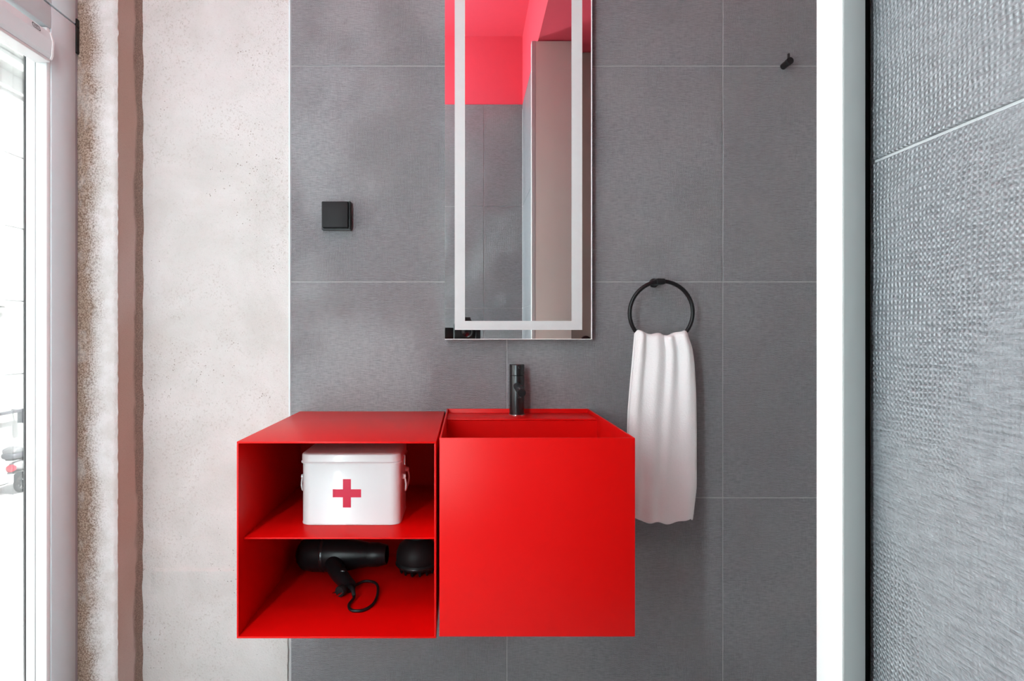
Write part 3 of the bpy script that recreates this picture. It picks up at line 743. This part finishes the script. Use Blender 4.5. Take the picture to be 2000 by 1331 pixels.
# ------------------------------------------------------------------ camera on its tripod, seen in the mirror
cm = thing('camera', (0, -0.1, CAMZ - 0.05), 'black camera with a flip-out screen, reflected at the lower left of the mirror', 'camera')
mk('body', bx(bmesh.new(), -0.072, 0.074, -0.125, -0.075, CAMZ - 0.046, CAMZ + 0.046, 0.010, 3), M['soft_black'], cm, smooth=40)
mk('viewfinder_hump', prism(bmesh.new(), [(-0.034, CAMZ + 0.0462), (0.034, CAMZ + 0.0462), (0.021, CAMZ + 0.080), (-0.012, CAMZ + 0.080)], 'y', -0.128, -0.078), M['soft_black'], cm)
mk('grip', bx(bmesh.new(), 0.048, 0.078, -0.0745, -0.045, CAMZ - 0.044, CAMZ + 0.030, 0.010, 3), M['soft_black'], cm, smooth=40)
ln = mk('lens_barrel', lathe(bmesh.new(), [(0.034, 0.0755), (0.036, 0.070), (0.036, 0.045), (0.039, 0.043), (0.039, 0.022), (0.041, 0.020), (0.041, 0.014), (0.033, 0.0135), (0.026, 0.020)], (0, 0, CAMZ), (0, -1, 0), 40), M['black'], cm, smooth=40)
mk('front_glass', lathe(bmesh.new(), [(0, 0.0165), (0.012, 0.0172), (0.0258, 0.0202)], (0, 0, CAMZ), (0, -1, 0), 32), M['lens'], ln, smooth=True)
mk('name_ring', lathe(bmesh.new(), [(0.0262, 0.0196), (0.0325, 0.0150), (0.0330, 0.0132)], (0, 0, CAMZ), (0, -1, 0), 40), M['gun'], ln, smooth=40)
mk('flip_screen', bx(bmesh.new(), -0.150, -0.0735, -0.122, -0.114, CAMZ - 0.044, CAMZ + 0.0225, 0.002), M['black_plastic'], cm, smooth=40)
tp = thing('tripod', (0, -0.1, FZ), 'black camera tripod standing in front of the basin', 'tripod')
mk('head', lathe(bmesh.new(), [(0, 0.0), (0.022, 0.0), (0.026, 0.02), (0.020, 0.05), (0.024, 0.055), (0.024, 0.0695), (0, 0.0695)], (0, -0.1, CAMZ - 0.117), (0, 0, 1), 24), M['black'], tp, smooth=40)
mk('column', tube(bmesh.new(), [(0, -0.1, CAMZ - 0.118), (0, -0.1, 0.62)], 0.014, 16), M['gun'], tp, smooth=40)
mk('collar', lathe(bmesh.new(), [(0.016, -0.02), (0.032, -0.015), (0.032, 0.03), (0.016, 0.035)], (0, -0.1, 0.80), (0, 0, 1), 20), M['black'], tp, smooth=40)
for a in (80, 200, 320):
    dx, dy = math.cos(math.radians(a)), math.sin(math.radians(a))
    k = 0.30 if a == 80 else 0.25
    yk = 0.14 if dy < 0 else k
    lg = mk('leg', tube(bmesh.new(), [(dx * 0.03, -0.1 + dy * 0.03, 0.80), (dx * k, -0.1 + dy * yk * 0.9, FZ + 0.02)], [0.013, 0.009], 12), M['black'], tp, smooth=40)
    mk('rubber_foot', lathe(bmesh.new(), [(0, 0), (0.012, 0), (0.012, 0.02), (0.006, 0.03)], (dx * k, -0.1 + dy * yk * 0.9, FZ + 0.0002), (0, 0, 1), 14), M['soft_black'], lg, smooth=40)

# ------------------------------------------------------------------ street outside
GZ = -2.62
st = thing('street_ground', (-8, 12, GZ), 'pale paved street outside the glazed door', 'pavement', kind='structure')
box('bed', -40, 20, -30, 60, GZ - 0.3, GZ - 0.012, M['seal'], st)
px0 = -11.2; slab = None
for i in range(8):
    for j in range(10):
        xa = px0 + i * 1.2; ya = 4.0 + j * 1.8
        if slab is None:
            slab = box('paving_slab', xa, xa + 1.188, ya, ya + 1.788, GZ - 0.02, GZ, M['paving'], st)
        else:
            o = slab.copy(); C.objects.link(o); o.parent = st; o.location = Vector((xa + 0.594, ya + 0.894, GZ - 0.01)) - st.location
for nm, a in (('far_paving', (-40, 20, 22.0, 60)), ('far_paving', (-40, px0 + 9.588, -30, 3.99)), ('far_paving', (px0 + 9.6, 20, -30, 21.99))):
    box(nm, a[0], a[1], a[2], a[3], GZ - 0.02, GZ, M['paving'], st)

XFc = -11.3
fcb = thing('opposite_building', (XFc - 2, 16, GZ), 'pale stone building across the street with cornice and arched doorway', 'building')
b = bmesh.new()
# front wall with an arched opening (centre ya, springing za)
ya, za, ra = 13.20, 1.85, 1.02
def wallpoly():
    arc = [(ya + ra * math.cos(t), za + ra * math.sin(t)) for t in [math.pi * k / 20 for k in range(21)]]
    return [(-20, GZ), (ya - ra, GZ)] + arc[::-1] + [(ya + ra, GZ), (45, GZ), (45, 9.2), (-20, 9.2)]
prism(b, wallpoly(), 'x', XFc - 0.5, XFc)
bmesh.ops.triangulate(b, faces=[f for f in b.faces if len(f.verts) > 4])
mk('wall', b, M['facade'], fcb)
box('door_leaf', XFc - 0.45, XFc - 0.38, ya - ra - 0.02, ya + ra + 0.02, GZ, za + ra + 0.02, M['alu'], fcb)
b = bmesh.new()
arc_o = [(ya + 1.27 * math.cos(t), za + 1.27 * math.sin(t)) for t in [math.pi * k / 24 for k in range(25)]]
arc_i = [(ya + 1.0 * math.cos(t), za + 1.0 * math.sin(t)) for t in [math.pi * k / 24 for k in range(25)]]
for k in range(24): prism(b, [arc_o[k], arc_o[k + 1], arc_i[k + 1], arc_i[k]], 'x', XFc - 0.1, XFc + 0.10)
bmesh.ops.remove_doubles(b, verts=b.verts[:], dist=0.0005)
mk('arch_surround', b, M['facade'], fcb)
for s in (-1, 1):
    c_ = ya + s * 1.14
    im = mk('impost', bx(bx(bmesh.new(), XFc - 0.1, XFc + 0.22, c_ - 0.30, c_ + 0.30, za - 0.14, za - 0.02, 0.02), XFc - 0.1, XFc + 0.16, c_ - 0.22, c_ + 0.22, za - 0.30, za - 0.145, 0.02), M['facade'], fcb)
    mk('jamb_pilaster', bx(bmesh.new(), XFc - 0.1, XFc + 0.08, c_ - 0.13, c_ + 0.13, GZ, za - 0.30), M['facade'], fcb)
zc0 = CAMZ + 6.30
for nm, z0, z1, d in (('cornice', zc0 + 0.12, zc0 + 0.42, 0.34), ('cornice', zc0 + 0.43, zc0 + 0.62, 0.46), ('string_course', zc0 - 0.36, zc0 - 0.28, 0.08), ('parapet', 9.2, 9.5, 0.15)):
    box(nm, XFc - 0.1, XFc + d, -20, 45, z0, z1, M['facade'], fcb, 0.03)
for z in (0.02, 1.86, 3.7, 5.5):
    for y0, y1 in ((ya + 1.5, 45), (-20, ya - 1.5)):
        box('stone_joint', XFc - 0.02, XFc + 0.004, y0, y1, z, z + 0.025, M['seal'], fcb)
box('plinth', XFc - 0.1, XFc + 0.06, ya + 1.3, 45, GZ, GZ + 0.5, M['facade'], fcb, 0.02)
box('roof', XFc - 6, XFc - 0.5, -20, 45, 9.0, 9.3, M['seal'], fcb)

hr = thing('wall_handrail', (XFc + 0.3, 14.5, -0.85), 'dark steel handrail with an end block on the pale building', 'handrail')
box('rail', XFc + 0.25, XFc + 0.31, 11.5, 15.05, CAMZ - 1.990, CAMZ - 1.915, M['dark_steel'], hr, 0.01)
box('end_block', XFc + 0.21, XFc + 0.35, 14.85, 15.05, CAMZ - 2.26, CAMZ - 1.991, M['dark_steel'], hr, 0.01)
for y in (12.2, 13.6, 14.93):
    box('bracket', XFc - 0.01, XFc + 0.249, y, y + 0.04, CAMZ - 1.97, CAMZ - 1.935, M['dark_steel'], hr)

# scooter parked along the far kerb, tail towards the viewer
sx, sy = -10.3, 13.92
sc = thing('scooter', (sx, sy + 0.6, GZ), 'silver scooter with a grey top box and red tail light parked across the street', 'scooter')
def wheel(y, r):
    pts = [(sx, y + (r - 0.05) * math.cos(a), GZ + r + (r - 0.05) * math.sin(a)) for a in [2 * math.pi * k / 32 for k in range(32)]]
    wh = mk('tyre', tube(bmesh.new(), pts, 0.05, 12, closed=True), M['tyre'], sc, smooth=True)
    mk('rim', lathe(bmesh.new(), [(0.12, -0.03), (0.145, -0.035), (0.15, 0), (0.145, 0.035), (0.12, 0.03), (0.12, -0.03)], (sx, y, GZ + r), (1, 0, 0), 28), M['silver'], wh, smooth=40)
    b = bmesh.new()
    for k in range(5):
        a = 2 * math.pi * k / 5 + 0.3
        tube(b, [(sx, y, GZ + r), (sx, y + 0.13 * math.cos(a), GZ + r + 0.13 * math.sin(a))], 0.016, 8)
    lathe(b, [(0, -0.05), (0.035, -0.05), (0.035, 0.05), (0, 0.05)], (sx, y, GZ + r), (1, 0, 0), 14)
    mk('spokes', b, M['gun'], wh, smooth=40)
wheel(sy, 0.215); wheel(sy + 1.28, 0.215)
def loft(bm, secs, n=16):
    rs = []
    for (y, z, wx, hz) in secs:
        rs.append([bm.verts.new((sx + wx * math.copysign(abs(math.cos(t)) ** 0.7, math.cos(t)), y, z + hz * math.copysign(abs(math.sin(t)) ** 0.7, math.sin(t)))) for t in [2 * math.pi * k / n for k in range(n)]])
    for a, c in zip(rs[:-1], rs[1:]):
        for k in range(n): bm.faces.new([a[k], a[(k + 1) % n], c[(k + 1) % n], c[k]])
    bm.faces.new(rs[0][::-1]); bm.faces.new(rs[-1]); return bm
mk('tail_body', loft(bmesh.new(), [(sy - 0.30, GZ + 0.68, 0.07, 0.05), (sy - 0.20, GZ + 0.66, 0.12, 0.09), (sy + 0.05, GZ + 0.62, 0.17, 0.13), (sy + 0.40, GZ + 0.58, 0.19, 0.16), (sy + 0.58, GZ + 0.52, 0.14, 0.18)]), M['silver'], sc, smooth=50)
mk('seat', loft(bmesh.new(), [(sy - 0.02, GZ + 0.785, 0.10, 0.03), (sy + 0.10, GZ + 0.79, 0.14, 0.045), (sy + 0.35, GZ + 0.78, 0.15, 0.05), (sy + 0.62, GZ + 0.75, 0.10, 0.04)]), M['soft_black'], sc, smooth=50)
mk('tail_light', loft(bmesh.new(), [(sy - 0.385, GZ + 0.60, 0.05, 0.045), (sy - 0.36, GZ + 0.615, 0.085, 0.075), (sy - 0.27, GZ + 0.63, 0.09, 0.08)]), M['tail'], sc, smooth=50)
mk('tail_light_mount', loft(bmesh.new(), [(sy - 0.34, GZ + 0.515, 0.07, 0.025), (sy - 0.10, GZ + 0.53, 0.09, 0.03)]), M['soft_black'], sc, smooth=50)
mk('rear_fender', bx(bmesh.new(), sx - 0.07, sx + 0.07, sy - 0.345, sy - 0.325, GZ + 0.30, GZ + 0.50, 0.008), M['white_frame'], sc, smooth=40)
mk('mudguard', prism(bmesh.new(), [(sy + 0.26 * math.cos(a), GZ + 0.215 + 0.26 * math.sin(a)) for a in [math.radians(k) for k in range(20, 176, 12)]] + [(sy + 0.24 * math.cos(a), GZ + 0.215 + 0.24 * math.sin(a)) for a in [math.radians(k) for k in range(164, 19, -12)]], 'x', sx - 0.07, sx + 0.07), M['soft_black'], sc)
rk = mk('rack', bx(bmesh.new(), sx - 0.10, sx + 0.10, sy - 0.36, sy - 0.05, GZ + 0.80, GZ + 0.825, 0.006), M['soft_black'], sc, smooth=40)
tb = mk('top_box', loft(bmesh.new(), [(sy - 0.44, GZ + 0.905, 0.12, 0.05), (sy - 0.40, GZ + 0.91, 0.16, 0.075), (sy - 0.20, GZ + 0.915, 0.17, 0.080), (sy - 0.06, GZ + 0.91, 0.14, 0.07)]), M['dark_steel'], sc, smooth=50)
mk('box_lid', loft(bmesh.new(), [(sy - 0.42, GZ + 1.00, 0.12, 0.035), (sy - 0.37, GZ + 1.02, 0.16, 0.065), (sy - 0.22, GZ + 1.03, 0.17, 0.085), (sy - 0.06, GZ + 1.00, 0.13, 0.05)]), M['box_grey'], tb, smooth=50)
mk('floorboard', bx(bmesh.new(), sx - 0.15, sx + 0.15, sy + 0.55, sy + 1.02, GZ + 0.27, GZ + 0.34, 0.02), M['silver'], sc, smooth=40)
mk('leg_shield', loft(bmesh.new(), [(sy + 0.98, GZ + 0.36, 0.15, 0.06), (sy + 1.02, GZ + 0.55, 0.20, 0.20), (sy + 1.10, GZ + 0.72, 0.19, 0.26), (sy + 1.20, GZ + 0.80, 0.10, 0.14)]), M['silver'], sc, smooth=50)
mk('fork', tube(bmesh.new(), [(sx, sy + 1.10, GZ + 0.98), (sx, sy + 1.16, GZ + 0.60), (sx + 0.075, sy + 1.24, GZ + 0.40), (sx + 0.075, sy + 1.28, GZ + 0.215)], 0.022, 12), M['gun'], sc, smooth=40)
mk('handlebar', tube(bmesh.new(), spline([(sx - 0.33, sy + 1.00, GZ + 1.04), (sx - 0.15, sy + 1.08, GZ + 1.03), (sx, sy + 1.10, GZ + 0.99), (sx + 0.15, sy + 1.08, GZ + 1.03), (sx + 0.33, sy + 1.00, GZ + 1.04)], 5), 0.018, 10), M['soft_black'], sc, smooth=True)
mk('exhaust', tube(bmesh.new(), [(sx + 0.15, sy + 0.35, GZ + 0.20), (sx + 0.15, sy + 0.10, GZ + 0.23), (sx + 0.15, sy - 0.28, GZ + 0.30)], [0.03, 0.055, 0.05], 16), M['gun'], sc, smooth=40)
mk('stand', tube(bmesh.new(), [(sx + 0.12, sy + 0.42, GZ + 0.26), (sx + 0.16, sy + 0.46, GZ + 0.004)], 0.014, 8), M['gun'], sc, smooth=40)
